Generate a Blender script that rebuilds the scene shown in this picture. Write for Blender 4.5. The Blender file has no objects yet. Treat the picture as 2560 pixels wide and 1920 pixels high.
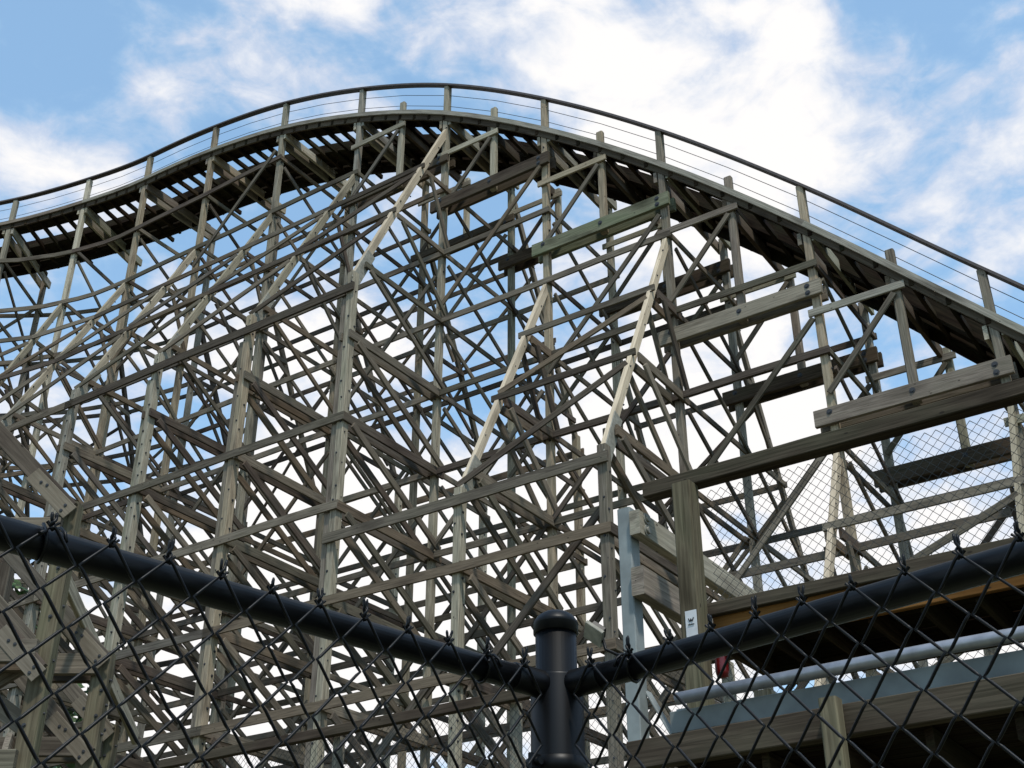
import bpy, bmesh, math, random
from mathutils import Vector, Matrix, noise
random.seed(11)
R = math.radians
SC = bpy.context.scene
COL = SC.collection

# ------------------------------------------------------------------ camera
cam_d = bpy.data.cameras.new('camera')
cam = bpy.data.objects.new('camera', cam_d); COL.objects.link(cam)
cam.location = (0, 0, 1.6)
cam.rotation_euler = (R(90 + 30.12), 0, 0)
cam_d.sensor_width = 36; cam_d.lens = 36 * 3174 / 2560
cam_d.clip_start = 0.05; cam_d.clip_end = 3000
SC.camera = cam
SC.render.resolution_x = 1024; SC.render.resolution_y = 768
SC.view_settings.view_transform = 'Standard'
SC.view_settings.look = 'None'
SC.view_settings.exposure = 0.0
SC.view_settings.gamma = 1.0

# ------------------------------------------------------------------ light
SUN_EL, SUN_AZ = 62.0, 162.0           # the sun stands behind the viewer's right shoulder, softened by cloud
sd = bpy.data.lights.new('sun', 'SUN'); sd.energy = 3.4; sd.angle = R(4); sd.color = (1.0, 0.95, 0.87)
sun = bpy.data.objects.new('sun', sd); COL.objects.link(sun)
sv = Vector((math.sin(R(SUN_AZ)) * math.cos(R(SUN_EL)), math.cos(R(SUN_AZ)) * math.cos(R(SUN_EL)), math.sin(R(SUN_EL))))
sun.rotation_euler = sv.to_track_quat('Z', 'Y').to_euler()

W = bpy.data.worlds.new('World'); SC.world = W; W.use_nodes = True
nt = W.node_tree; nt.nodes.clear()
N = nt.nodes.new; Lk = nt.links.new
out = N('ShaderNodeOutputWorld'); bg = N('ShaderNodeBackground')
sky = N('ShaderNodeTexSky'); sky.sky_type = 'NISHITA'; sky.sun_disc = False
sky.sun_elevation = R(SUN_EL); sky.sun_rotation = R(SUN_AZ)
sky.air_density = 1.0; sky.dust_density = 0.6; sky.ozone_density = 2.0
tc = N('ShaderNodeTexCoord')
def M_(op, a, b=None, c=None):
    n = N('ShaderNodeMath'); n.operation = op
    for i, v in enumerate((a, b, c)):
        if v is None: continue
        if isinstance(v, (int, float)): n.inputs[i].default_value = v
        else: Lk(v, n.inputs[i])
    return n.outputs[0]
nzw = N('ShaderNodeTexNoise'); nzw.inputs['Scale'].default_value = 3.2; nzw.inputs['Detail'].default_value = 5
Lk(tc.outputs['Generated'], nzw.inputs['Vector'])
warp = N('ShaderNodeVectorMath'); warp.operation = 'MULTIPLY_ADD'
Lk(nzw.outputs['Color'], warp.inputs[0]); warp.inputs[1].default_value = (.17, .17, .17)
Lk(tc.outputs['Generated'], warp.inputs[2])
off = N('ShaderNodeVectorMath'); off.operation = 'SUBTRACT'
Lk(warp.outputs[0], off.inputs[0]); off.inputs[1].default_value = (.085, .085, .085)
def azel(az, el):
    return (math.sin(R(az)) * math.cos(R(el)), math.cos(R(az)) * math.cos(R(el)), math.sin(R(el)))
# cloud banks: (azimuth, elevation, radius in degrees, strength)
BANKS = [(-13.8, 45.0, 7, 1.0), (-8.2, 45.9, 6.5, 1.0), (-3.1, 46.5, 5, 0.75), (-17.7, 45.2, 4, 0.6), (-21.7, 40.3, 3, 0.8), (-21.1, 42.6, 2, 0.35), (-26.2, 37.4, 4.5, 1.1), (-27.6, 38.6, 3, 0.6), (-24.5, 36.0, 4, 0.9), (3.2, 44.4, 4, 0.7), (8.1, 42.6, 5, 1.1), (12.2, 42.4, 5, 1.1), (14.4, 39.5, 5, 1.4), (10.5, 40.0, 5, 1.1), (17.5, 42.1, 4, 0.85), (19.4, 39.0, 4, 0.7), (6.4, 44.6, 3, 0.5), (22.0, 39.5, 3, 0.5), (27.6, 41.8, 4.5, 0.8), (28.0, 39.5, 3, 0.5), (25.2, 35.5, 3.5, 0.5), (27.1, 37.2, 3, 0.5), (22.1, 36.9, 2.5, 0.3), (16.7, 44.6, 3, 0.3), (-13.5, 33.7, 5, 1.0), (-8.8, 35.4, 4, 0.8), (-5.4, 38.3, 3, 0.5), (-11.6, 29.8, 3.5, 0.7), (-6.7, 30.6, 3, 0.6), (-16.5, 33.0, 3, 0.5), (2.5, 38.0, 4, 0.9), (0.6, 34.9, 2.5, 0.5), (10.0, 35.3, 4.5, 1.0), (13.8, 36.2, 3, 0.6), (9.0, 30.4, 4, 1.0), (5.8, 27.9, 4, 1.0), (11.7, 29.2, 4, 1.0), (14.1, 26.7, 3.5, 0.9), (10.2, 25.4, 3, 0.7), (4.7, 31.5, 2, 0.3), (18.7, 23.7, 3.5, 0.9), (14.3, 22.8, 3, 0.8), (4.3, 22.4, 5, 1.0), (-2.4, 23.4, 4, 0.8), (1.0, 19.8, 5, 1.0), (8.5, 19.6, 4, 0.8), (-9.1, 22.6, 5, 1.1), (-11.5, 24.5, 3, 0.8), (-5.6, 19.7, 5, 0.9), (-14.0, 18.8, 5, 0.9), (-18.5, 15.6, 6, 0.9), (-8.4, 15.2, 6, 1.0), (4.1, 15.4, 6, 1.0), (20.6, 28.1, 2.5, 0.5), (18.1, 32.7, 2.5, 0.3), (21.8, 19.0, 5, 0.9), (-19.3, 31.3, 2.5, 0.4), (-23.1, 30.7, 2, 0.2),
    (60, 40, 18, .7), (-70, 30, 18, .7), (150, 25, 14, .5), (-120, 25, 14, .5), (20, 75, 14, .6), (-40, 15, 12, .6)]
acc = None
for az, el, rad, stg in BANKS:
    if el < 31 and rad < 10: stg *= 1.75
    if el > 40 and az < 2: stg *= .82
    if az < -8 and el > 31: stg *= .78; rad *= .85
    d = N('ShaderNodeVectorMath'); d.operation = 'DISTANCE'
    Lk(off.outputs[0], d.inputs[0]); d.inputs[1].default_value = azel(az, el)
    mr = N('ShaderNodeMapRange'); mr.interpolation_type = 'SMOOTHSTEP'
    Lk(d.outputs['Value'], mr.inputs['Value'])
    mr.inputs['From Min'].default_value = R(rad) * 1.5; mr.inputs['From Max'].default_value = 0.0
    mr.inputs['To Min'].default_value = 0; mr.inputs['To Max'].default_value = stg
    acc = mr.outputs[0] if acc is None else M_('ADD', acc, mr.outputs[0])
nz = N('ShaderNodeTexNoise'); nz.inputs['Scale'].default_value = 8.5; nz.inputs['Detail'].default_value = 9; nz.inputs['Roughness'].default_value = .55
nz.inputs['Distortion'].default_value = .5
mp = N('ShaderNodeMapping'); mp.inputs['Scale'].default_value = (1, 1, 1.7); Lk(tc.outputs['Generated'], mp.inputs['Vector']); Lk(mp.outputs[0], nz.inputs['Vector'])
nz3 = N('ShaderNodeTexNoise'); nz3.inputs['Scale'].default_value = 24; nz3.inputs['Detail'].default_value = 8; nz3.inputs['Roughness'].default_value = .6; nz3.inputs['Distortion'].default_value = .4
Lk(mp.outputs[0], nz3.inputs['Vector'])
sx = N('ShaderNodeSeparateXYZ'); Lk(tc.outputs['Generated'], sx.inputs[0])
lo = N('ShaderNodeMapRange'); Lk(sx.outputs['Z'], lo.inputs['Value']); lo.inputs['From Min'].default_value = .62; lo.inputs['From Max'].default_value = .40; lo.inputs['To Min'].default_value = 0; lo.inputs['To Max'].default_value = .34
dens = M_('ADD', M_('ADD', lo.outputs[0], M_('MINIMUM', M_('MULTIPLY', acc, .46), .95)), M_('ADD', M_('MULTIPLY', M_('SUBTRACT', nz.outputs['Fac'], .5), 2.6), M_('MULTIPLY', M_('SUBTRACT', nz3.outputs['Fac'], .5), 1.15)))
mask = N('ShaderNodeMapRange'); mask.interpolation_type = 'SMOOTHSTEP'
Lk(dens, mask.inputs['Value']); mask.inputs['From Min'].default_value = -.08; mask.inputs['From Max'].default_value = .95; mask.inputs['To Min'].default_value = .3
# cloud colour: thin grey-lilac to sunlit white
cr = N('ShaderNodeValToRGB'); Lk(dens, cr.inputs['Fac'])
cr.color_ramp.elements[0].position = .12; cr.color_ramp.elements[0].color = (.60, .80, .98, 1)
cr.color_ramp.elements[1].position = 1.0; cr.color_ramp.elements[1].color = (1.02, 1.0, .99, 1)
e = cr.color_ramp.elements.new(.45); e.color = (.78, .83, .93, 1)
skm = N('ShaderNodeMix'); skm.data_type = 'RGBA'; skm.blend_type = 'MULTIPLY'; skm.inputs['Factor'].default_value = 1
Lk(sky.outputs[0], skm.inputs[6]); skm.inputs[7].default_value = (.17, .245, .255, 1)
mixc = N('ShaderNodeMix'); mixc.data_type = 'RGBA'
Lk(mask.outputs[0], mixc.inputs['Factor']); Lk(skm.outputs[2], mixc.inputs[6]); Lk(cr.outputs[0], mixc.inputs[7])
Lk(mixc.outputs[2], bg.inputs['Color']); bg.inputs['Strength'].default_value = 1.0
Lk(bg.outputs[0], out.inputs['Surface'])

# ------------------------------------------------------------------ materials
def mat_wood(name, c1, c2, green=0.0, dark=0.25, rough=.85, var_=.9):
    m = bpy.data.materials.new(name); m.use_nodes = True; t = m.node_tree; n = t.nodes; l = t.links
    b = n['Principled BSDF']; b.inputs['Roughness'].default_value = rough
    try: b.inputs['Specular IOR Level'].default_value = .035
    except Exception: pass
    uv = n.new('ShaderNodeUVMap'); uv.uv_map = 'UVMap'
    mp = n.new('ShaderNodeMapping'); mp.inputs['Scale'].default_value = (1.2, 26, 1); l.new(uv.outputs[0], mp.inputs[0])
    g = n.new('ShaderNodeTexNoise'); g.inputs['Scale'].default_value = 1.6; g.inputs['Detail'].default_value = 6; g.inputs['Distortion'].default_value = .6
    l.new(mp.outputs[0], g.inputs['Vector'])
    mp2 = n.new('ShaderNodeMapping'); mp2.inputs['Scale'].default_value = (.7, 2.5, 1); l.new(uv.outputs[0], mp2.inputs[0])
    g2 = n.new('ShaderNodeTexNoise'); g2.inputs['Scale'].default_value = 1.3; g2.inputs['Detail'].default_value = 4; l.new(mp2.outputs[0], g2.inputs['Vector'])
    oi = n.new('ShaderNodeObjectInfo')
    a = n.new('ShaderNodeMath'); a.operation = 'MULTIPLY_ADD'; l.new(g.outputs['Fac'], a.inputs[0]); a.inputs[1].default_value = 2.0; a.inputs[2].default_value = -.68
    b2 = n.new('ShaderNodeMath'); b2.operation = 'MULTIPLY_ADD'; l.new(oi.outputs['Random'], b2.inputs[0]); b2.inputs[1].default_value = .30; l.new(a.outputs[0], b2.inputs[2])
    mx = n.new('ShaderNodeMix'); mx.data_type = 'RGBA'; l.new(b2.outputs[0], mx.inputs['Factor']); mx.inputs[6].default_value = (*c1, 1); mx.inputs[7].default_value = (*c2, 1)
    vr = n.new('ShaderNodeValToRGB'); vr.color_ramp.interpolation = 'CONSTANT'; rr = n.new('ShaderNodeMath'); rr.operation = 'MULTIPLY'; l.new(oi.outputs['Random'], rr.inputs[0]); rr.inputs[1].default_value = 7.31
    fr_ = n.new('ShaderNodeMath'); fr_.operation = 'FRACT'; l.new(rr.outputs[0], fr_.inputs[0]); l.new(fr_.outputs[0], vr.inputs['Fac'])
    tones = [(.55, .50, .47), (.95, .93, .86), (1.25, 1.2, 1.08), (.82, .84, .74), (1.1, .96, .80), (.68, .60, .58), (1.5, 1.46, 1.34), (.9, .9, .9)]
    vr.color_ramp.elements[0].color = (*[c * .62 for c in tones[0]], 1); vr.color_ramp.elements[1].position = .125; vr.color_ramp.elements[1].color = (*[c * .62 for c in tones[1]], 1)
    for i_, c_ in enumerate(tones[2:]):
        e_ = vr.color_ramp.elements.new(.25 + .125 * i_); e_.color = (*[c * .62 for c in c_], 1)
    mv = n.new('ShaderNodeMix'); mv.data_type = 'RGBA'; mv.blend_type = 'MULTIPLY'; mv.inputs['Factor'].default_value = var_; l.new(mx.outputs[2], mv.inputs[6]); l.new(vr.outputs[0], mv.inputs[7])
    sc_ = n.new('ShaderNodeVectorMath'); sc_.operation = 'SCALE'; l.new(mv.outputs[2], sc_.inputs[0]); sc_.inputs['Scale'].default_value = 1 + .55 * var_
    # stains
    st = n.new('ShaderNodeMapRange'); l.new(g2.outputs['Fac'], st.inputs['Value']); st.inputs['From Min'].default_value = .52; st.inputs['From Max'].default_value = .72; st.inputs['To Max'].default_value = dark + .35
    mx2 = n.new('ShaderNodeMix'); mx2.data_type = 'RGBA'; l.new(st.outputs[0], mx2.inputs['Factor']); l.new(sc_.outputs[0], mx2.inputs[6]); mx2.inputs[7].default_value = (c1[0] * .35, c1[1] * .33, c1[2] * .3, 1)
    # algae
    gr = n.new('ShaderNodeMapRange'); l.new(g2.outputs['Fac'], gr.inputs['Value']); gr.inputs['From Min'].default_value = .58; gr.inputs['From Max'].default_value = .3; gr.inputs['To Max'].default_value = green
    mx3 = n.new('ShaderNodeMix'); mx3.data_type = 'RGBA'; l.new(gr.outputs[0], mx3.inputs['Factor']); l.new(mx2.outputs[2], mx3.inputs[6]); mx3.inputs[7].default_value = (.075, .12, .055, 1)
    # knots and old bolt holes
    vo = n.new('ShaderNodeTexVoronoi'); vo.inputs['Scale'].default_value = 3.4; mp3 = n.new('ShaderNodeMapping'); mp3.inputs['Scale'].default_value = (1, 2.2, 1); l.new(uv.outputs[0], mp3.inputs[0]); l.new(mp3.outputs[0], vo.inputs['Vector'])
    kn = n.new('ShaderNodeMapRange'); l.new(vo.outputs['Distance'], kn.inputs['Value']); kn.inputs['From Min'].default_value = .085; kn.inputs['From Max'].default_value = .055; kn.inputs['To Max'].default_value = .8
    mx4 = n.new('ShaderNodeMix'); mx4.data_type = 'RGBA'; l.new(kn.outputs[0], mx4.inputs['Factor']); l.new(mx3.outputs[2], mx4.inputs[6]); mx4.inputs[7].default_value = (.025, .02, .017, 1)
    l.new(mx4.outputs[2], b.inputs['Base Color'])
    bp_ = n.new('ShaderNodeBump'); bp_.inputs['Strength'].default_value = .5; bp_.inputs['Distance'].default_value = .006; l.new(g.outputs['Fac'], bp_.inputs['Height']); l.new(bp_.outputs[0], b.inputs['Normal'])
    return m
def mat_plain(name, col, rough=.5, metal=0.0, var=.25, scale=9.0, bump=.0):
    m = bpy.data.materials.new(name); m.use_nodes = True; t = m.node_tree; n = t.nodes; l = t.links
    b = n['Principled BSDF']; b.inputs['Roughness'].default_value = rough; b.inputs['Metallic'].default_value = metal
    if name == 'black_vinyl': b.inputs['Specular IOR Level'].default_value = .2
    tcn = n.new('ShaderNodeTexCoord'); g = n.new('ShaderNodeTexNoise'); g.inputs['Scale'].default_value = scale; g.inputs['Detail'].default_value = 7
    l.new(tcn.outputs['Object'], g.inputs['Vector'])
    mr = n.new('ShaderNodeMapRange'); l.new(g.outputs['Fac'], mr.inputs['Value']); mr.inputs['From Min'].default_value = .3; mr.inputs['From Max'].default_value = .7; mr.inputs['To Min'].default_value = 1 - var; mr.inputs['To Max'].default_value = 1 + var * .5
    mx = n.new('ShaderNodeVectorMath'); mx.operation = 'SCALE'; mx.inputs[0].default_value = col; l.new(mr.outputs[0], mx.inputs['Scale'])
    l.new(mx.outputs[0], b.inputs['Base Color'])
    if bump:
        bp_ = n.new('ShaderNodeBump'); bp_.inputs['Strength'].default_value = bump; bp_.inputs['Distance'].default_value = .01; l.new(g.outputs['Fac'], bp_.inputs['Height']); l.new(bp_.outputs[0], b.inputs['Normal'])
    return m
WD = mat_wood('weathered_grey_timber', (.155, .137, .112), (.45, .405, .335), .16)
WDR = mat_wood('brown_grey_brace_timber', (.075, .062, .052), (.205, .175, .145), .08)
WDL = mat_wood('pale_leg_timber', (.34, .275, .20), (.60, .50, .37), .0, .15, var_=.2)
WDM = mat_wood('half_weathered_leg_timber', (.17, .145, .11), (.38, .325, .25), .05, .3, var_=.6)
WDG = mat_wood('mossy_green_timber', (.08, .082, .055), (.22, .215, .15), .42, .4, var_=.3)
WDP = mat_wood('olive_brown_post_timber', (.075, .062, .042), (.20, .17, .115), .25, .3, var_=.2)
PLY = mat_wood('plywood_gusset', (.12, .10, .076), (.21, .18, .14), .0, .35, var_=.3)
WDB = mat_wood('dark_brown_timber', (.045, .034, .026), (.12, .092, .07), .1, var_=.6)
WDK = mat_wood('shade_darkened_timber', (.009, .006, .0045), (.045, .029, .019), .1)  # shade under the track and decks is put into this timber colour
WDO = mat_wood('orange_treated_timber', (.14, .064, .019), (.235, .112, .036), .0, var_=0)
BOLT = mat_plain('dark_steel_bolt', (.05, .05, .052), .55, .6)
PLATE = mat_plain('weathered_plate', (.25, .235, .19), .7, .0, .35, 14)
STEEL = mat_plain('pale_grey_painted_steel', (.23, .25, .24), .6, .0, .3, 5)
WDX = mat_wood('dark_weathered_beam_timber', (.035, .027, .020), (.10, .078, .058), .12, .2, var_=.2)
CHAN = mat_plain('shaded_grey_channel', (.13, .142, .135), .65, .0, .4, 4)
PIPE = mat_plain('galvanised_pipe', (.30, .30, .32), .42, .6, .25, 12)
BLK = mat_plain('black_vinyl', (.002, .002, .0024), .42, .0, .3, 20)
WIRE = mat_plain('dark_fence_wire', (.045, .045, .04), .5, .3)
RAILM = mat_plain('dark_handrail_board', (.07, .052, .045), .6, 0, .3)
REDM = mat_plain('red_plastic', (.13, .005, .005), .3, 0, .2)
GRN = mat_plain('green_canvas', (.02, .30, .14), .6, 0, .2)

# ------------------------------------------------------------------ helpers
NM = {}
def link(name, me, mats, parent=None, origin=None):
    o = bpy.data.objects.new(name, me); COL.objects.link(o)
    for m in (mats if isinstance(mats, (list, tuple)) else [mats]): me.materials.append(m)
    if parent is not None: o.parent = parent
    org = Vector(origin) if origin is not None else Vector()
    po = Vector(parent['_w']) if parent is not None else Vector()
    o.location = org - po
    o['_w'] = tuple(org)
    return o
def empty(name, loc, parent=None, label=None, cat=None, group=None):
    o = bpy.data.objects.new(name, None); COL.objects.link(o)
    po = Vector(parent['_w']) if parent is not None else Vector()
    if parent is not None: o.parent = parent
    o.location = Vector(loc) - po; o['_w'] = tuple(loc)
    tag(o, label, cat, group); return o
def tag(o, label=None, cat=None, group=None, kind=None):
    if label: o['label'] = label
    if cat: o['category'] = cat
    if group: o['group'] = group
    if kind: o['kind'] = kind
    return o
class MB:
    """collects bevel-free boards, tubes and boxes with uv in metres"""
    def __init__(s): s.v = []; s.f = []; s.uv = []; s.mi = []; s.sm = []
    def ring(s, pts):
        i = len(s.v); s.v += [tuple(p) for p in pts]; return list(range(i, i + len(pts)))
    def path(s, P, fr, mi=0, cap=True, rnd=None, smooth=False):
        """P: list of points; fr(i)->list of ring offsets"""
        u0 = random.uniform(0, 40) if rnd is None else rnd; v0 = random.uniform(0, 40)
        rings = [s.ring([p + o for o in fr(i)]) for i, p in enumerate(P)]
        n = len(rings[0]); u = u0
        offs = fr(0); per = [0]
        for k in range(n): per.append(per[-1] + (offs[(k + 1) % n] - offs[k]).length)
        for i in range(len(P) - 1):
            du = (P[i + 1] - P[i]).length
            for k in range(n):
                a, b = rings[i], rings[i + 1]; k2 = (k + 1) % n
                s.f.append((a[k], a[k2], b[k2], b[k])); s.mi.append(mi); s.sm.append(smooth)
                s.uv.append(((u, v0 + per[k]), (u, v0 + per[k + 1]), (u + du, v0 + per[k + 1]), (u + du, v0 + per[k])))
            u += du
        if cap:
            for rg, rv in ((rings[0], True), (rings[-1], False)):
                f = tuple(reversed(rg)) if rv else tuple(rg)
                s.f.append(f); s.mi.append(mi); s.sm.append(False)
                s.uv.append(tuple((u0 + .3 * math.cos(k * 6.28 / n), v0 + .3 * math.sin(k * 6.28 / n)) for k in range(n)))
    def board(s, a, b, w, t, up=(0, 0, 1), seg=None, bow=.006, mi=0, ch=.006):
        """straight timber from a to b; w across 'up', t the other way; slightly bowed and with eased arrises"""
        a = Vector(a); b = Vector(b); d = b - a; L = d.length; dn = d / L
        up = Vector(up); sd_ = dn.cross(up)
        if sd_.length < 1e-4: sd_ = dn.cross(Vector((1, 0, 0)))
        sd_.normalize(); up = sd_.cross(dn)
        n = seg or max(1, min(5, int(L / 1.6)))
        ba = random.uniform(-bow, bow); bb = random.uniform(-bow, bow); tw = random.uniform(-.02, .02)
        P = []
        for i in range(n + 1):
            t_ = i / n; q = math.sin(math.pi * t_)
            P.append(a + d * t_ + up * (ba * q) + sd_ * (bb * q))
        def fr(i):
            an = tw * (i / n - .5); u2 = up * math.cos(an) + sd_ * math.sin(an); s2 = sd_ * math.cos(an) - up * math.sin(an)
            h = w / 2; g = t / 2; c = min(ch, h * .4, g * .4)
            return [s2 * x + u2 * y for x, y in ((-g, -h + c), (-g + c, -h), (g - c, -h), (g, -h + c), (g, h - c), (g - c, h), (-g + c, h), (-g, h - c))][::-1]
        s.path(P, fr, mi)
        return s
    def sweep(s, P, w, t, mi=0, up=(0, 0, 1)):
        """board following a polyline, w vertical, t sideways"""
        P = [Vector(p) for p in P]; U = Vector(up)
        def fr(i):
            d = (P[min(i + 1, len(P) - 1)] - P[max(i - 1, 0)]).normalized(); sd_ = d.cross(U).normalized(); u = sd_.cross(d)
            h = w / 2; g = t / 2
            return [sd_ * x + u * y for x, y in ((-g, -h), (g, -h), (g, h), (-g, h))][::-1]
        s.path(P, fr, mi); return s
    def tube(s, P, r, n=8, mi=0, cap=True):
        P = [Vector(p) for p in P]
        d0 = (P[1] - P[0]).normalized(); ref = Vector((0, 0, 1)) if abs(d0.z) < .9 else Vector((1, 0, 0))
        frames = []; u = d0.cross(ref).normalized()
        for i in range(len(P)):
            d = (P[min(i + 1, len(P) - 1)] - P[max(i - 1, 0)]).normalized()
            u = (u - d * u.dot(d)).normalized(); frames.append((u.copy(), d.cross(u)))
        rr = r if isinstance(r, (list, tuple)) else [r] * len(P)
        def fr(i):
            a, b = frames[i]
            return [a * (rr[i] * math.cos(k * 2 * math.pi / n)) + b * (rr[i] * math.sin(k * 2 * math.pi / n)) for k in range(n)]
        s.path(P, fr, mi, cap, smooth=True); return s
    def bolt(s, p, d, r=.022, h=.02, mi=1):
        d = Vector(d).normalized(); p = Vector(p); s.tube([p - d * .004, p + d * h], r, 6, mi); s.tube([p - d * .003, p + d * .006], r * 1.7, 8, mi); return s
    def build(s, name, mats, parent=None, origin=None):
        org = Vector(origin) if origin is not None else Vector(s.v[0])
        me = bpy.data.meshes.new(name)
        me.from_pydata([tuple(Vector(v) - org) for v in s.v], [], s.f)
        uvl = me.uv_layers.new(name='UVMap'); flat = []
        for q in s.uv:
            for c in q: flat += c
        uvl.data.foreach_set('uv', flat)
        me.polygons.foreach_set('material_index', s.mi)
        me.polygons.foreach_set('use_smooth', s.sm)
        me.update()
        return link(name, me, mats, parent, org)

# structure frame: the coaster runs along S (to the far left), N points away from the viewer
AZ = R(55.78); DP = 18.0
S_ = Vector((-math.sin(AZ), math.cos(AZ), 0)); N_ = Vector((math.cos(AZ), math.sin(AZ), 0)); Z_ = Vector((0, 0, 1))
def T(s, w, z): return S_ * s + N_ * (DP + w) + Z_ * z
R0 = 9.0
def G(u, w, z):
    """point of the coaster: u = bent number, w = distance behind the near row, z = height; turns left after bent 8"""
    if u <= 8: return T(14.1 + (u - 4) * (2.735 if u < 4 else 2.75), w, z)
    a = R(15.0) * (u - 8); c = (25.1, -R0)
    return T(c[0] + (R0 + w) * math.sin(a), c[1] + (R0 + w) * math.cos(a), z)
def dirs(u):
    a = R(15.0) * max(0, u - 8)
    along = S_ * math.cos(a) - N_ * math.sin(a); outw = S_ * math.sin(a) + N_ * math.cos(a)
    return along, outw
ZE = [(-4, 3.6), (-3, 5.2), (-2, 7.3), (-1, 9.5), (0, 12.33), (1, 15.27), (2, 17.93), (3, 20.2), (4, 22.05), (5, 23.38), (6, 24.32), (7, 24.86), (8, 25.1), (9, 25.1), (10, 24.7), (11, 24.05), (12, 23.3), (13, 22.5), (14, 21.7), (15, 21)]
def ze(u):
    for i in range(len(ZE) - 1):
        if ZE[i][0] <= u <= ZE[i + 1][0]:
            p0 = ZE[max(i - 1, 0)][1]; p1 = ZE[i][1]; p2 = ZE[i + 1][1]; p3 = ZE[min(i + 2, len(ZE) - 1)][1]; t = u - ZE[i][0]
            return .5 * (2 * p1 + (p2 - p0) * t + (2 * p0 - 5 * p1 + 4 * p2 - p3) * t * t + (3 * p1 - p0 - 3 * p2 + p3) * t ** 3)
    return ZE[-1][1]
LV = [16.3 + 1.78 * j for j in range(-7, 5)]
U0, U1 = -3, 13
WR = 2.7; WO = 2.8                      # inner row spacing, outrigger reach

# ------------------------------------------------------------------ ground
gm = bpy.data.materials.new('grass_and_dirt'); gm.use_nodes = True
_n = gm.node_tree.nodes; _l = gm.node_tree.links; _b = _n['Principled BSDF']; _b.inputs['Roughness'].default_value = .95
_t = _n.new('ShaderNodeTexCoord'); _z = _n.new('ShaderNodeTexNoise'); _z.inputs['Scale'].default_value = .35; _z.inputs['Detail'].default_value = 9
_l.new(_t.outputs['Object'], _z.inputs['Vector']); _r = _n.new('ShaderNodeValToRGB'); _l.new(_z.outputs['Fac'], _r.inputs['Fac'])
_r.color_ramp.elements[0].position = .4; _r.color_ramp.elements[0].color = (.05, .075, .025, 1); _r.color_ramp.elements[1].position = .62; _r.color_ramp.elements[1].color = (.17, .14, .10, 1)
_l.new(_r.outputs[0], _b.inputs['Base Color'])
me = bpy.data.meshes.new('ground'); gs = 1500
gv = []; gf = []; NG = 60
for i in range(NG + 1):
    for j in range(NG + 1):
        x = gs * ((i / NG * 2 - 1) ** 3); y = gs * ((j / NG * 2 - 1) ** 3)
        gv.append((x, y, .12 * noise.noise(Vector((x * .05, y * .05, 0))) - .08))
for i in range(NG):
    for j in range(NG):
        a = i * (NG + 1) + j; gf.append((a, a + NG + 1, a + NG + 2, a + 1))
me.from_pydata(gv, [], gf); g_o = link('ground', me, gm); tag(g_o, 'grassy ground with bare dirt patches under the coaster', kind='structure')

# ------------------------------------------------------------------ roller coaster
RC = empty('roller_coaster', G(4, 1.35, 0), label='tall weathered wooden roller coaster hill on a lattice of timber bents', cat='roller coaster')

def knee(u):                            # height where the near outrigger starts on the post, and its foot
    if u >= 4: return 21.5, 15.9
    if u >= 2: return 16.1, 10.5
    if u >= 0: return 10.75, 5.2
    return 5.4, 1.0
def wleg(u, z):                         # near outrigger face at height z (negative w)
    a, b = knee(u)
    if z >= a: return 0.0
    if z <= b: return -WO
    return -WO * (a - z) / (a - b)

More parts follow.
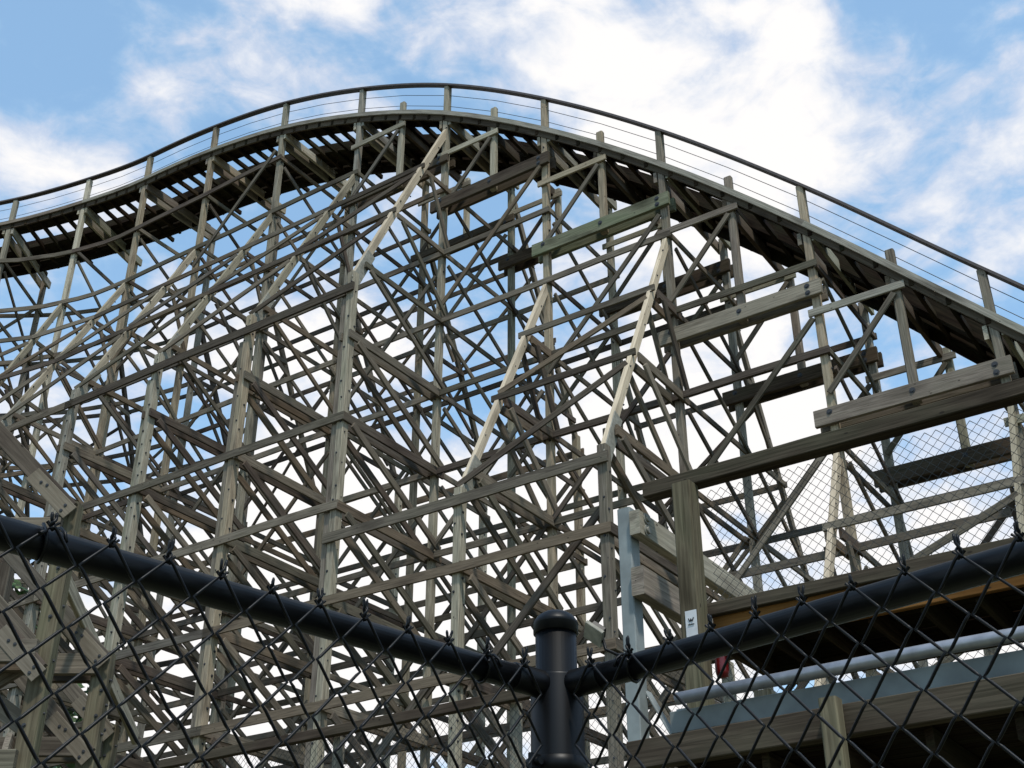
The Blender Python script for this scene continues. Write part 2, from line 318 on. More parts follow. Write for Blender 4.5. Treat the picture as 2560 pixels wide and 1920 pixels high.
for u in range(U0, U1 + 1):
    al, ow = dirs(u); zt = ze(u); a, b = knee(u)
    bent = empty('trestle_bent', G(u, WR / 2, 0), RC)
    # main posts
    for w, top in ((0, zt + 1.02), (WR, zt - .02)):
        m = MB()
        m.board(G(u, w, 0), G(u, w, top), .135, .145, up=al, seg=10, bow=.012, ch=.01)
        z = 1.0
        for L in LV:
            if L < zt - .2:
                for q in range(random.choice((1, 2, 3))):
                    m.bolt(G(u, w, L + random.uniform(-.1, .1)) - ow * .0725 + al * random.uniform(-.05, .05), -ow, random.uniform(.009, .015))
                for q in range(random.choice((0, 1, 2))):
                    m.bolt(G(u, w, L + random.uniform(-.5, .2)) - al * .0725 + ow * random.uniform(-.04, .04), -al, random.uniform(.009, .015))
        m.build('post', [WD, BOLT], bent)
    # outriggers on both sides
    for sgn, w0 in ((-1, 0.0), (1, WR)):
        near = sgn < 0
        if a - b < 4.5 and u < 0: continue
        m = MB(); m.board(G(u, w0 + sgn * .02, a + .15), G(u, w0 + sgn * WO, b), .155, .09, up=ow, bow=.012, seg=5)
        for k in range(1, 9):
            t = k / 9; p = G(u, w0 + sgn * (.02 + (WO - .02) * t), a + .15 - (a + .15 - b) * t)
            m.bolt(p - al * .045 + Z_ * random.uniform(-.2, .2), -al, .011)
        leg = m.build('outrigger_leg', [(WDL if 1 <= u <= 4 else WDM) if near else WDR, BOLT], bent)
        if near:
            MB().board(G(u, w0 + sgn * (WO - .42), b + .80) - al * .055, G(u, w0 + sgn * (WO + .0), b - .1) - al * .055, .24, .02, up=ow, bow=0, seg=1).build('splice_plate', PLATE, leg)
        m = MB(); m.board(G(u, w0 + sgn * WO, 0), G(u, w0 + sgn * WO, b + .1), .17, .155, up=ow, seg=8, bow=.012, ch=.01)
        zz = b - .15
        while zz > 2:
            m.bolt(G(u, w0 + sgn * WO, zz) + ow * sgn * .085 + al * random.uniform(-.05, .05), ow * sgn, random.uniform(.01, .016)); m.bolt(G(u, w0 + sgn * WO, zz - .2) - al * .0775 + ow * random.uniform(-.06, .06), -al, random.uniform(.01, .016)); zz -= random.uniform(.25, .8)
        m.build('outer_post', [WD, BOLT], bent)
        if near and u >= 4: MB().board(G(u, w0 + sgn * WO, 0) + al * .155, G(u, w0 + sgn * WO, b - .5) + al * .145, .13, .12, up=ow, bow=.01).build('post_splice', WD, bent)
    # horizontals and diagonals, level by level
    for j, L in enumerate(LV):
        if L < 2.5 or L > zt - .45: continue
        e1 = random.uniform(-.03, .03)
        for side in (-1, 1):
            if side > 0 and (L > 13 or j % 2): continue
            MB().board(G(u, -.12, L + e1) + al * .105 * side, G(u, WR + .12, L + e1 * .5) + al * .105 * side, .12, .045).build('girt', WDR, bent)
        MB().board(G(u, .02, L - .3) - al * .15, G(u, WR, L - 1.86) - al * .15, .105, .045).build('diagonal_brace', WDR, bent)
        for sgn, w0 in ((-1, 0.0), (1, WR)):
            wl = wleg(u, L)
            if u < 0 or wl > -.5: continue
            x = w0 + sgn * abs(wl); heavy = L < 15.9
            ext = .12 if wl <= -WO + .01 else 0
            for side in ((-1, 1) if heavy and sgn < 0 else (-1,)):
                MB().board(G(u, x + sgn * ext, L) + al * .112 * side, G(u, w0 - sgn * .12, L + e1) + al * .112 * side, .18 if heavy and sgn < 0 else .13, .05).build('girt', WDR, bent)
                if sgn < 0:
                    p, q = (x + .1, L - .12), (w0, L - 1.66)
                else:
                    p, q = (w0, L - .12), (min(x + .5, WR + WO) - .1, L - 1.66)
                MB().board(G(u, p[0], p[1]) + al * .17 * side, G(u, q[0], q[1]) + al * .17 * side, .145 if heavy and sgn < 0 else .105, .05).build('diagonal_brace', WDR, bent)
    # cap beam carrying the track
    MB().board(G(u, -.07, zt - .13) + al * .13, G(u, WR + .12, zt - .15) + al * .13, .25, .07, bow=.003).build('cap_beam', WD, bent)
    MB().board(G(u, -.07, zt - .13) - al * .13, G(u, WR + .12, zt - .15) - al * .13, .25, .07, bow=.003).build('cap_beam', WD, bent)

# intermediate short posts with their ledger beams (half-bays 0.5 to 4.5)
LED = {-2: 4.6, -1: 8.0, 0: 11.5, 1: 14.0, 2: 17.13, 3: 19.46, 4: 20.75}
for i, zb in LED.items():
    u = i + .5; al, ow = dirs(u); top = ze(u) + .5; zs = top - .78
    for w in (0, WR):
        mt = {2: WDG, 1: WDM, 3: WDB, 0: WD}.get(i, WDB)
        if w == WR: mt = WDB
        hgt = .30 if i < 4 else .2
        a_, b_ = G(i - .06, w, zb), G(i + 1.10, w, zb)
        led = MB().board(a_ - ow * .125, b_ - ow * .125, hgt, .08, bow=.004).bolt(G(i + .03, w, zb + .06) - ow * .165, -ow, .03).bolt(G(i + .03, w, zb - .08) - ow * .165, -ow, .03).bolt(G(i + 1.0, w, zb + .06) - ow * .165, -ow, .03).bolt(G(i + .5, w, zb + .02) - ow * .165, -ow, .03)
        led.build('ledger_beam', [mt, BOLT], RC)
        MB().board(a_ + ow * .125, b_ + ow * .125, hgt, .08, bow=.004).build('ledger_beam', mt, RC)
        MB().board(G(u, w, zb - hgt / 2 + .02), G(u, w, top if w == 0 else top - .56), .15, .12, up=al, bow=.006, ch=.02).build('short_post', WD, RC)
        MB().board(G(u - .06, w, zs) - ow * .09, G(i + 1.05, w, zs) - ow * .11, .14, .045).build('ribbon_board', WD, RC)
        MB().board(G(u + .01, w, zs - .12) - ow * .10, G(i + .99, w, zs - 1.6) - ow * .11, .105, .045).build('sway_brace', WDR, RC)
        MB().board(G(u, w, zs - .1) + ow * .10, G(u, w, zs - .1) + ow * .10 + al * .0 + Z_ * -.35, .12, .05, up=al).build('cleat', WD, RC) if False else None
    MB().board(G(u, -.07, ze(u) - .13) + al * .10, G(u, WR + .12, ze(u) - .15) + al * .10, .25, .08, bow=.003).build('cap_beam', WDB, RC)

# longitudinal ribbons
def run(w, z, us, off=-.11, h=.13, name='ribbon_board', mt=WDR, t=.045):
    """a level board bent round the posts us[0]..us[-1]"""
    if len(us) < 2: return
    k = 0
    while k < len(us) - 1:
        n = min(3, len(us) - 1 - k) if us[k] < 8 else 3
        seg = us[k:k + n + 1]
        P = []
        for a_, b_ in zip(seg[:-1], seg[1:]):
            for q in ((0, .5) if a_ < 8 else (0, .25, .5, .75)):
                uu = a_ + (b_ - a_) * q; al, ow = dirs(uu); P.append(G(uu, w, z + .012 * math.sin(uu * 9 + z)) + ow * (off + (0.0 if q else 0)) )
        al, ow = dirs(seg[-1]); P.append(G(seg[-1] + .05, w, z) + ow * off)
        P[0] = G(seg[0] - .05, w, z) + dirs(seg[0])[1] * off
        MB().sweep(P, h, t).build(name, mt, RC)
        k += n
for L in LV:
    if L < 2.5: continue
    us = [u for u in range(0 if L > 5 else -1, U1 + 1) if ze(u) > L + .5]
    run(0, L, us); run(WR, L, us, off=.11)
    usn = [u for u in us if wleg(u, L) <= -WO + .01]
    if L < 13: run(-WO, L, usn, off=-.115, h=.16); 
    if L < 13: run(WR + WO, L, usn, off=.115, h=.16)
for z_, us in ((15.6, range(4, U1 + 1)), (10.35, range(2, 5)), (5.1, range(0, 3))):
    run(-WO, z_, list(us), off=-.12, h=.18); run(WR + WO, z_, list(us), off=.12, h=.18)
# boards and braces on the sloping plane of the near outriggers
for u in range(0, U1):
    if knee(u) != knee(u + 1): continue
    a, b = knee(u); al, ow = dirs(u + .5)
    zf = lambda w: a + .15 + (a + .15 - b) * (w / WO)
    for sgn, w0 in ((-1, 0), (1, WR)):
        f = lambda uu, w, dz=0: G(uu, w0 - sgn * w, zf(w) + dz) + ow * sgn * .10
        mt = WDR
        MB().board(f(u - .04, -.80), f(u + 1.04, -.80), .13, .045, up=(0, 0, 1)).build('ribbon_board', mt, RC)
        MB().board(f(u - .04, -1.68), f(u + 1.04, -1.68), .13, .045).build('ribbon_board', mt, RC)
        MB().board(f(u, -.92), f(u + 1.0, -1.62), .105, .045).build('sway_brace', mt, RC)
        MB().board(f(u, -1.80), f(u + 1.02, -2.72), .105, .045).build('sway_brace', mt, RC)
# sway braces in the rows
CH = {1: (13.4, 11.0, 8.2), 2: (16.8, 13.65, 10.8, 8.0), 3: (19.3, 13.75, 10.9, 8.0), 4: (17.5, 12.0, 9.2), 5: (14.0, 8.6), 6: (23.7, 15.0, 9.5), 7: (21.6, 12.5)}
for i in range(0, U1):
    al, ow = dirs(i + .5)
    for z in CH.get(i, ()):
        MB().board(G(i + .02, 0, z) - ow * .14, G(i + .98, 0, z - 2.7) - ow * .14, .105, .045).build('sway_brace', WDR, RC)
    z = (16.8, 19.3, 20.3, 23.5)[min(3, max(0, i - 2))] - (2.9 if i % 2 else 0) if i > 1 else (11.2, 13.4)[i]
    while z > 4.5:
        MB().board(G(i + .02, WR, z) - ow * .14, G(i + .98, WR, z - 2.7) - ow * .14, .105, .045).build('sway_brace', WDR, RC)
        z -= 5.8
    for w, o_ in ((-WO, .15), (WR + WO, .15)):
        if w < 0 and i >= 4: continue
        a, b = knee(i); z = min(b, knee(i + 1)[1]) - .75 - (i % 2) * 1.7; k = 0
        while z > 4.5:
            MB().board(G(i + .02, w, z) + ow * o_, G(i + .98, w, z - 2.55) + ow * o_, .13, .045).build('sway_brace', WDR, RC)
            z -= 5.6

# track
def uu(a, b, st): return [a + st * k for k in range(int(round((b - a) / st)) + 1)]
track = MB()
for w in (1.20, 1.96):
    track.sweep([G(u, w, ze(u) + .16) for u in uu(-3.5, 13.5, .25)], .26, .24)
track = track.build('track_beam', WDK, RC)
m = MB()
for w in (1.24, 1.92): m.sweep([G(u, w, ze(u) + .297) for u in uu(-3.5, 13.5, .25)], .012, .1)
m.build('steel_rail', PIPE, track)
for a_, b_ in ((-3.5, 1), (1, 5), (5, 9), (9, 13.5)):
    for w, nm in ((-.12, 'edge_board'),):
        MB().sweep([G(u, w, ze(u) + .13) for u in uu(a_, b_, .25)], .11, .05).build(nm, WD, RC)
        MB().sweep([G(u, w + (.06 if w < 0 else -.06), ze(u) + .0) for u in uu(a_, b_, .25)], .15, .05).build(nm, WDB, RC)
# near walkway planks, three long strips, and the planked middle
for w0, w1, nm in ((-.09, .47, 'walkway_planking'), (1.34, 1.82, 'deck_planking')):
    for a_, b_ in ((-3.5, 1), (1, 5), (5, 9), (9, 13.5)):
        m = MB(); n = max(2, int(round((w1 - w0) / .2))); pw_ = (w1 - w0) / n
        for k in range(n):
            m.sweep([G(u, w0 + pw_ * (k + .5), ze(u) + .085 + .004 * k) for u in uu(a_, b_, .25)], .035, pw_ - .012)
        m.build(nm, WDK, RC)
u = -3.4; k = 0
ties = []
while u < 13.3:
    al, ow = dirs(u); e = random.uniform(-.05, .06)
    long_ = k % 3 == 0
    p, q = G(u, -.1 if True else .6, ze(u)), G(u, (2.45 + e) if long_ else 2.14 + e, ze(u) - .01)
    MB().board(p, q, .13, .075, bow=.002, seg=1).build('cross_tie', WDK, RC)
    u += .19 if u < 4 else .165; k += 1
# under-track stringers
for w in (1.96,):
    MB().sweep([G(u, w, ze(u) - (.11 if w < 1.9 else .15)) for u in uu(-3.5, 13.5, .25)], .10 if w < 1.9 else .18, .06).build('stringer', WDK, RC)

# handrails with cables
for w, nr in ((0, True),):
    hr = MB().sweep([G(u, w - (.03 if nr else -.03), ze(u) + 1.06) for u in uu(-3.5, 13.5, .125)], .045, .15).build('handrail', RAILM, RC)
    m = MB()
    for dz in (.34, .68):
        m.tube([G(u, w + .02, ze(u) + dz + .1) for u in uu(-3.5, 13.5, .5)], .007, 5)
    m.build('cable', WIRE, hr)
    for u in range(U0, U1 + 1):
        pass

# ------------------------------------------------------------------ near trestle at the left, seen under the fence rail
NT = empty('trestle_end', (-4.6, 10.6, 0), label='heavy bolted timber trestle end at lower left behind the black fence rail', cat='trestle', )
def nbent(px, py, zk, zk2, zs):
    b = empty('trestle_bent', (px, py, 0), NT)
    X = Vector((1, 0, 0)); Y = Vector((0, 1, 0)); P = Vector((px, py, 0))
    m = MB().board(P, P + Z_ * (zk + .05), .165, .16, up=X, seg=6, bow=.01, ch=.012)
    zz = 2.0
    while zz < zk - .1:
        m.bolt(P + Z_ * zz - Y * .08 + X * random.uniform(-.05, .05), -Y, .011); m.bolt(P + Z_ * (zz + .12) + X * .083, X, .011); zz += random.uniform(.2, .7)
    m.build('post', [WDP, BOLT], b)
    MB().board(P + Vector((-1.5, .02, 0)), P + Vector((-1.5, .02, zk + 1.9)), .18, .17, up=X, seg=5).build('post', WDR, b)
    for z1, ln in ((zk, 1.75), (zk2, 1.75)):
        dz = 1.45 * ln / 1.5
        leg = MB().board(P + Vector((-ln, -.12, z1 + dz)), P + Vector((.03, -.12, z1 - .05)), .16, .06, up=X, bow=.006).build('batter_leg', WDR, b)
        m = MB().board(P + Vector((-.36, -.16, z1 + .29)), P + Vector((.05, -.16, z1 - .10)), .15, .015, up=X, seg=1)
        for q in ((-.26, .2), (-.2, .17), (.0, -.03), (-.03, -.08)): m.bolt(P + Vector((q[0], -.168, z1 + q[1])), -Y, .009, .01)
        m.build('splice_plate', [PLY, BOLT], leg)
    for z_ in zs:
        for d_ in (-.125, .125):
            MB().board(P + Vector((-3.2, d_, z_ + random.uniform(-.02, .02))), P + Vector((.06 if d_ > 0 else -.02, d_, z_)), .20, .07).build('girt', WDR, b)
    MB().board(P + Vector((.0, .2, zk - 1.2)), P + Vector((-2.4, .2, zk - 2.9)), .17, .06).build('diagonal_brace', WDR, b)
    MB().board(P + Vector((-2.6, .14, zk - .3)), P + Vector((.0, .14, zk - 2.0)), .17, .06).build('diagonal_brace', WDR, b)
nbent(-4.02, 10.6, 6.42, 4.93, (6.18, 5.05, 4.12, 2.9, 1.5))
nbent(-3.92, 11.9, 5.45, 4.55, (5.35, 4.2, 3.1, 1.7))
nbent(-4.3, 13.6, 5.2, 3.9, (5.0, 3.7, 2.6))
for z_ in (6.1, 4.3, 2.6):
    MB().board((-4.15, 10.5, z_), (-4.1, 13.9, z_ - .9), .15, .05).build('ribbon_board', WD, NT)

# ------------------------------------------------------------------ raised walkway at the right
WK = empty('raised_walkway', T(1.5, -8.5, 0), label='raised timber walkway with chain link railing beside the coaster at right', cat='walkway')
def chainlink(P0, d, length, zb, zt_, p, r, off, sides=5, weave=.004, barb=False, fine=True):
    """woven diamond mesh standing on P0 + d*x; off = unit vector out of the mesh"""
    m = MB(); h = p / 2; nw = int(length / h); nv = int((zt_ - zb) / h)
    for k in range(nw):
        pts = []; x0 = k * h
        for j in range(nv + 1):
            right = (j % 2 == 0); x = x0 + (h if right else 0) ; ph = (k % 2)
            if ph: x = x0 + (0 if right else h)
            z = zt_ - j * h; over = 1 if (x > x0 + h * .5) else -1
            c = P0 + d * x + Z_ * (z - P0.z) + off * (weave * over)
            inw = (-1 if x > x0 + h * .5 else 1)
            if fine:
                pts += [c + d * (inw * h * .17) + Z_ * (h * .15) , c + d * (inw * h * .02) - off * (weave * over * 0), c + d * (inw * h * .17) - Z_ * (h * .15)]
            else: pts.append(c)
        m.tube(pts, r, sides, cap=False)
    if barb:
        for k in range(0, nw + 1, 1):
            # two wire ends twisted together wherever the top row meets
            if k % 2 == 1:
                c = P0 + d * (k * h) + Z_ * (zt_ - P0.z)
                for s_ in (-1, 1):
                    pts = []
                    for q in range(9):
                        t = q / 8; a = s_ * 1.57 + min(t, .6) * 9 + k; rr = r * 1.1 * (1 if t < .6 else 1 + (t - .6) * (1.2 + 1.6 * math.sin(k * 1.7 + s_)))
                        pts.append(c + Z_ * (-.004 + t * (.025 + .005 * math.sin(k * 2.3))) + d * (math.cos(a) * rr * (1)) + off * (math.sin(a) * rr))
                    m.tube(pts, [r] * 8 + [r * .6], 6)
    return m
s1, s2 = 4.25, -5.5
MB().board(T(4.66, -9.07, 6.31), T(s2, -9.07, 6.31), .13, .15, bow=.01, seg=8).build('top_rail', WDX, WK)
MB().board(T(4.18, -9.03, 5.15), T(s2, -9.03, 5.15), .105, .09, bow=.01, seg=8).build('curb_beam', WDX, WK)
MB().board(T(4.16, -8.99, 4.975), T(s2, -8.99, 4.975), .25, .05, bow=.006, seg=8).build('fascia_board', WDO, WK)
MB().board(T(4.16, -7.95, 4.93), T(s2, -7.95, 4.93), .26, .06, bow=.006, seg=8).build('fascia_board', WDK, WK)
for i, s in enumerate((4.25, 1.25, -1.75, -4.75)):
    m = MB().board(T(s, -9.0 if i else -9.16, 0 if i else 0), T(s, -9.0 if i else -9.16, 6.24), .17, .17, up=S_, bow=.006, seg=5, ch=.012) if i == 0 else MB().board(T(s, -8.8, 0), T(s, -8.8, 4.86), .15, .15, up=S_, bow=.006, seg=5, ch=.012)
    m.build('post', WDP, WK)
    MB().board(T(s, -7.9, 0), T(s, -7.9, 4.78), .15, .15, up=S_, bow=.006, seg=5, ch=.012).build('post', WD, WK)
m = MB()
for k in range(8): m.board(T(4.2, -8.92 + .125 * k, 5.05), T(s2, -8.92 + .125 * k, 5.05), .035, .118, bow=.0, seg=4)
m.build('deck_planking', WDK, WK)
for k in range(24):
    MB().board(T(4.1 - .4 * k, -8.95, 4.92), T(4.1 - .4 * k, -7.99, 4.92), .2, .05, bow=.003, seg=1).build('joist', WDK, WK)
chainlink(T(4.16, -8.93, 0) * 1.0 + Z_ * 5.21, -S_, 8.6, 5.21, 6.25, .088, .0032, -N_, 4, .003, fine=False).build('chain_link_mesh', WIRE, WK)
# paper tag with a small mark on the near post
tgp = MB().board(T(4.235, -9.255, 4.78), T(4.235, -9.255, 5.10), .10, .006, up=S_, seg=1, bow=0, ch=.001).build('notice', mat_plain('weathered_white_sheet', (.55, .55, .55), .6, 0, .2), WK)
m = MB()
for a_, b_ in (((-.022, 5.035), (-.008, 5.008)), ((-.008, 5.008), (.0, 5.03)), ((.0, 5.03), (.010, 5.008)), ((.010, 5.008), (.024, 5.038)), ((-.026, 4.985), (.026, 4.985))):
    m.board(T(4.235 - a_[0], -9.262, a_[1]), T(4.235 - b_[0], -9.262, b_[1]), .007, .004, up=S_, seg=1, bow=0, ch=.001)
m.build('printed_mark', BLK, tgp)
# lower rail and deck in front
LR = empty('lower_walkway', T(1.2, -10.4, 0), label='lower walkway with pale steel pipe rail over a dark wooden beam', cat='walkway')
wq = -10.8
MB().tube([T(3.62, wq - .02, 3.915), T(2, wq - .02, 3.93), T(-1, wq - .02, 3.93), T(-5, wq - .02, 3.93)], .040, 14).build('pipe_rail', PIPE, LR)
MB().board(T(3.70, wq + .04, 3.785), T(-5, wq + .04, 3.795), .14, .02, bow=0, seg=4).build('steel_channel', CHAN, LR)
MB().board(T(3.98, wq, 3.60), T(-5, wq, 3.66), .18, .10, bow=.006, seg=6).build('wood_beam', WDX, LR)
MB().board(T(3.55, wq + .45, 3.36), T(2.4, wq + .45, 3.36), .07, .04, bow=.003, seg=3).build('ledger_strip', WDO, LR)
MB().board(T(2.58, wq - .12, 0), T(2.58, wq - .12, 3.72), .11, .11, up=S_, bow=.004, seg=4, ch=.01).build('post', WDP, LR)
MB().board(T(-.6, wq - .12, 0), T(-.6, wq - .12, 3.72), .11, .11, up=S_, bow=.004, seg=4, ch=.01).build('post', WDP, LR)
m = MB()
for k in range(10): m.board(T(3.75, wq + .12 + .115 * k, 3.56), T(-5, wq + .12 + .115 * k, 3.56), .035, .108, bow=0, seg=4)
m.build('deck_planking', WDK, LR)
for k in range(16):
    MB().board(T(3.6 - .5 * k, wq + .08, 3.46), T(3.6 - .5 * k, wq + 1.2, 3.46), .15, .05, bow=.002, seg=1).build('joist', WDK, LR)
MB().board(T(3.7, wq + 1.2, 3.50), T(-5, wq + 1.2, 3.50), .2, .05, bow=.004, seg=5).build('wood_beam', WDK, LR)
MB().board(T(3.35, wq + .5, 3.42), T(2.5, wq + .2, 3.28), .10, .012, up=Z_, bow=0, seg=1).build('steel_strut', STEEL, LR)
# painted steel column with bolted timber arms
ST = empty('steel_column', T(4.87, -9.05, 0), label='pale grey square steel column carrying two bolted timber arms', cat='column')
MB().board(T(4.87, -9.05, 0), T(4.87, -9.05, 6.2), .125, .15, up=S_, bow=0, seg=3, ch=.008).build('column_shaft', STEEL, ST)
m = MB().board(T(4.74, -9.17, 6.02), T(4.74, -6.2, 6.02), .22, .10, bow=.004)
for q in ((-9.1, 6.08), (-9.1, 5.97)): m.bolt(T(4.79, q[0], q[1]), S_, .03)
m.tube([T(4.685, -9.05, 6.08), T(4.66, -9.05, 6.08)], .032, 6, 1); m.tube([T(4.685, -9.05, 5.97), T(4.66, -9.05, 5.97)], .032, 6, 1)
m.tube([T(4.692, -9.05, 6.08), T(4.68, -9.05, 6.08)], .05, 12, 1); m.tube([T(4.692, -9.05, 5.97), T(4.68, -9.05, 5.97)], .05, 12, 1)
m.build('timber_arm', [WD, PLATE], ST)
MB().board(T(4.74, -9.17, 5.49), T(4.74, -6.2, 5.49), .25, .12, bow=.004).build('timber_arm', WDG if False else WD, ST)
MB().board(T(4.82, -8.95, 4.62), T(4.46, -8.95, 3.95), .11, .014, up=N_, bow=0, seg=1).build('gusset_strut', STEEL, ST)
MB().board(T(4.42, -8.98, 3.6), T(4.42, -8.98, 4.42), .26, .03, up=S_, bow=0, seg=1, ch=.002).build('steel_box', STEEL, ST)
# red lamp under the deck
LP = MB(); c = T(4.14, -8.96, 4.72)
def lathe(m, c, prof, ax=Z_, n=16, mi=0):
    P = [c + ax * h for r_, h in prof]; a = ax.orthogonal().normalized(); b = ax.cross(a)
    rs = [r_ for r_, h in prof]
    def fr(i): return [a * (rs[i] * math.cos(k * 2 * math.pi / n)) + b * (rs[i] * math.sin(k * 2 * math.pi / n)) for k in range(n)]
    m.path(P, fr, mi, True, smooth=True); return m
lamp = empty('signal_lamp', c + Z_ * .18, label='small red signal lamp hanging under the raised deck by the brown post', cat='lamp')
lathe(MB(), c, [(.018, -.11), (.045, -.10), (.055, -.06), (.056, .0), (.05, .06), (.052, .075)]).build('lens', REDM, lamp)
lathe(MB(), c, [(.056, .075), (.058, .12), (.03, .14), (.012, .15), (.012, .2)]).build('lamp_cap', BLK, lamp)
# floodlight
fl = empty('floodlight', T(4.95, -9.1, 4.9), label='square grey floodlight on a bent arm beside the steel column', cat='floodlight')
fc = T(5.19, -9.15, 5.12); fd = (N_ * -.55 + S_ * .3 + Z_ * -.55).normalized(); fx = (S_ + Z_ * 1.3).normalized(); fx = (fx - fd * fx.dot(fd)).normalized()
MB().board(fc - fx * .09, fc + fx * .09, .18, .035, up=fd.cross(fx), seg=1, bow=0, ch=.004).build('lamp_head', PLATE, fl)
MB().board(fc - fx * .06 - fd * .05, fc + fx * .06 - fd * .05, .12, .07, up=fd.cross(fx), seg=1, bow=0, ch=.01).build('lamp_housing', BLK, fl)
MB().tube([fc - fd * .08, T(5.1, -9.12, 4.98), T(5.0, -9.1, 4.92), T(4.92, -9.08, 4.92)], .014, 8).build('arm', BLK, fl)
cv = MB().board(T(2.9, -7.4, 4.75), T(2.9, -6.9, 4.72), .3, .02, up=S_, seg=3, bow=.02).build('green_canvas_flap', GRN); tag(cv, 'small green canvas flap glimpsed under the raised deck', 'canvas')

# fence inside the coaster footprint
FF = empty('rear_fence', T(6, -6.0, 0), label='chain link fence with brown top beam running under the coaster lattice', cat='fence')
RZ = 5.85
MB().board(T(14, -6, RZ), T(-4, -6, RZ), .12, .10, bow=.01, seg=9).build('top_rail', WDB, FF)
chainlink(T(13.8, -5.93, 3.6), -S_, 12.5, 3.6, RZ + .02, .1, .0036, -N_, 4, .003, fine=False).build('chain_link_mesh', WIRE, FF)
for s in (13.6, 10.9, 8.2, 5.5, 2.8, 0): MB().board(T(s, -5.86, 0), T(s, -5.86, RZ - .05), .11, .11, up=S_, seg=3).build('post', WD, FF)
MB().board(T(14, -6, 3.6), T(-4, -6, 3.6), .14, .05, bow=.01, seg=9).build('bottom_rail', WDB, FF)

# ------------------------------------------------------------------ black fence in front of the viewer
CORN = Vector((.066, 1.842, 0)); DL = Vector((-.731, -.682, 0)).normalized(); DR = Vector((.708, -.706, 0)).normalized(); RH = 2.15
BF = empty('chain_link_fence', CORN, label='black vinyl chain link fence corner rising in front of the viewer', cat='fence')
pr = [(.039, 0), (.039, RH + .012), (.0375, RH + .016), (.031, RH + .018), (.031, 2.24)]
post = lathe(MB(), CORN, pr, n=32).build('post', BLK, BF)
lathe(MB(), CORN, [(.032, 2.232), (.034, 2.233), (.034, 2.246), (.0347, 2.247), (.033, 2.252), (.0275, 2.260), (.018, 2.266), (.008, 2.268), (.001, 2.269)], n=32).build('post_cap', BLK, post)
for zb_ in (RH + .02, RH - .115, 1.75, 1.2, .5):
    m = lathe(MB(), CORN, [(.0405, zb_ - .011), (.0425, zb_ - .010), (.0425, zb_ + .010), (.0405, zb_ + .011)], n=32)
    for d_ in ((DL + DR * .1).normalized(),):
        m.board(CORN + d_ * .036 + Z_ * zb_, CORN + d_ * .062 + Z_ * zb_, .022, .007, seg=1, bow=0, ch=.001)
        m.tube([CORN + d_ * .052 + Z_ * zb_ + d_.cross(Z_) * .012, CORN + d_ * .052 + Z_ * zb_ - d_.cross(Z_) * .012], .006, 8)
    if zb_ != RH + .02: m.build('tension_band', BLK, post)
for d_, nm in ((DL, 'l'), (DR, 'r')):
    rl = MB().tube([CORN + d_ * .05 + Z_ * RH, CORN + d_ * 1.3 + Z_ * (RH - .002), CORN + d_ * 2.5 + Z_ * RH], .0185, 24).build('top_rail', BLK, BF)
    lathe(MB(), CORN + Z_ * RH, [(.019, .030), (.0205, .034), (.0205, .088), (.0188, .09)], ax=d_, n=24).build('rail_cup', BLK, rl)
    off = d_.cross(Z_); off = off if off.dot(Vector((0, -1, 0))) > 0 else -off
    msh = chainlink(CORN + d_ * .052 + off * .024 + Z_ * RH, d_, 2.4,   .05, RH + .012, .0712, .0020, off, 6, .0024, barb=True)
    msh.build('chain_link_mesh', BLK, BF)
    lathe(MB(), CORN + d_ * 2.5, [(.03, 0), (.03, 2.17), (.02, 2.19), (.005, 2.2)], n=20).build('post', BLK, BF)
    for x in (.13, .78, 1.5):
        m = MB()
        c = CORN + d_ * x + Z_ * RH
        pts = [c + (off * math.cos(a) + Z_ * math.sin(a)) * .0212 + d_ * (.002 * k) for k, a in enumerate([i * .55 for i in range(14)])]
        pts += [pts[-1] - Z_ * .012 + off * .012, pts[-1] - Z_ * .02 + off * .02 + d_ * .01]
        m.tube(pts, .0022, 6); m.build('wire_tie', BLK, rl)

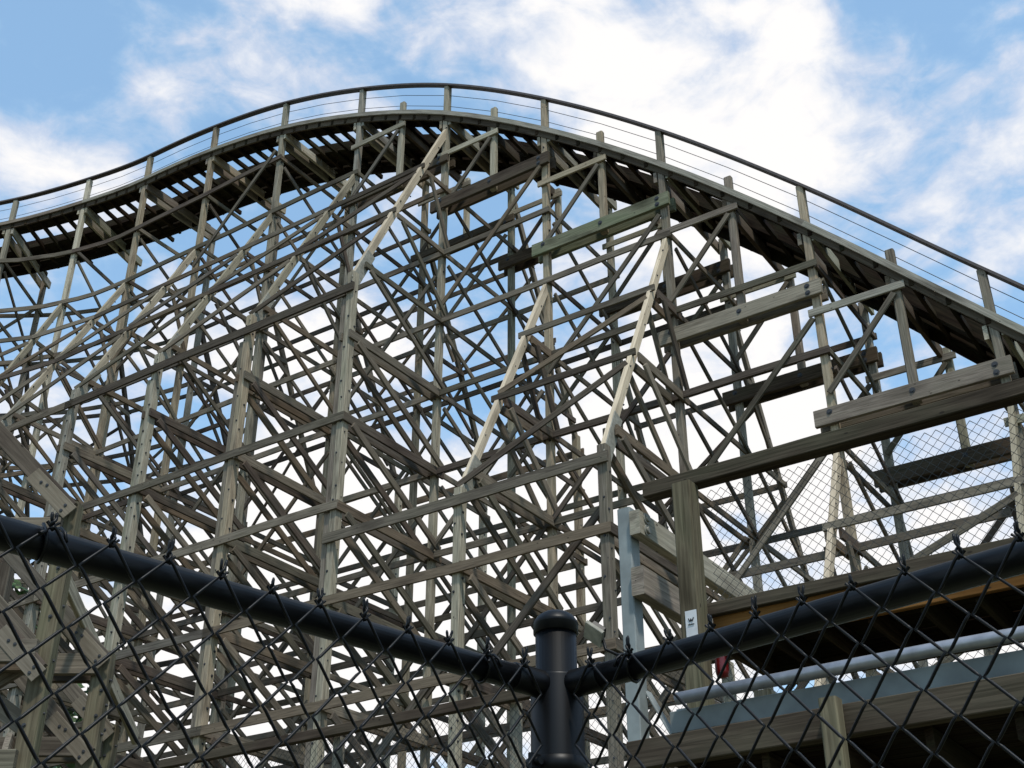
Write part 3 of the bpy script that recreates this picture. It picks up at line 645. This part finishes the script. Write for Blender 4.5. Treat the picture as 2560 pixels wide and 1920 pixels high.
# ------------------------------------------------------------------ trees beyond
LEAFM = mat_plain('leaf_green', (.065, .13, .03), .6, 0, .5, 2.0)
BARK = mat_plain('bark', (.09, .065, .045), .9, 0, .4, 6, .6)
def tree(az, dist, h, r, lab, seed):
    rn = random.Random(seed); base = Vector((math.sin(R(az)) * dist, math.cos(R(az)) * dist, 0))
    t = empty('tree', base, label=lab, cat='tree', group='trees beyond the coaster')
    m = MB(); m.tube([base, base + Vector((.1, 0, h * .3)), base + Vector((-.1, .1, h * .6)), base + Vector((0, 0, h * .9))], [.32, .26, .16, .04], 9)
    for k in range(9):
        a = k * 2.4; z = h * (.3 + .055 * k); q = base + Vector((0, 0, z)); L_ = r * (.85 - .06 * k)
        m.tube([q, q + Vector((math.cos(a) * L_ * .5, math.sin(a) * L_ * .5, L_ * .3)), q + Vector((math.cos(a) * L_, math.sin(a) * L_, L_ * .45))], [.1, .07, .02], 6)
    m.build('trunk', BARK, t)
    v = []; f = []
    cl = []
    for k in range(34):
        a = rn.uniform(0, 6.28); zz = rn.uniform(-1, 1); rr = math.sqrt(1 - zz * zz) * rn.uniform(.4, 1)
        cl.append((Vector((math.cos(a) * rr * r * .8, math.sin(a) * rr * r * .8, h * .66 + zz * h * .28)), rn.uniform(.16, .32) * r))
    for c, cr_ in cl:
        for q in range(260):
            d_ = Vector((rn.gauss(0, 1), rn.gauss(0, 1), rn.gauss(0, 1))).normalized() * cr_ * rn.uniform(.5, 1.05); p = base + c + d_
            a_ = Vector((rn.gauss(0, 1), rn.gauss(0, 1), rn.gauss(0, .5))).normalized() * rn.uniform(.10, .2); b_ = a_.orthogonal().normalized() * a_.length * .6
            i = len(v); v += [tuple(p - a_ - base), tuple(p + b_ - base), tuple(p + a_ - base), tuple(p - b_ - base)]; f.append((i, i + 1, i + 2, i + 3))
    me = bpy.data.meshes.new('crown'); me.from_pydata(v, [], f); link('crown', me, LEAFM, t, base)
tree(-24.5, 36, 15.0, 4.5, 'leafy green tree at the far left edge behind the trestle end', 1)
tree(-19.8, 47, 13.3, 4.0, 'low round green tree peeking between the timber legs at bottom left', 2)

for o in bpy.data.objects:
    if '_w' in o: del o['_w']
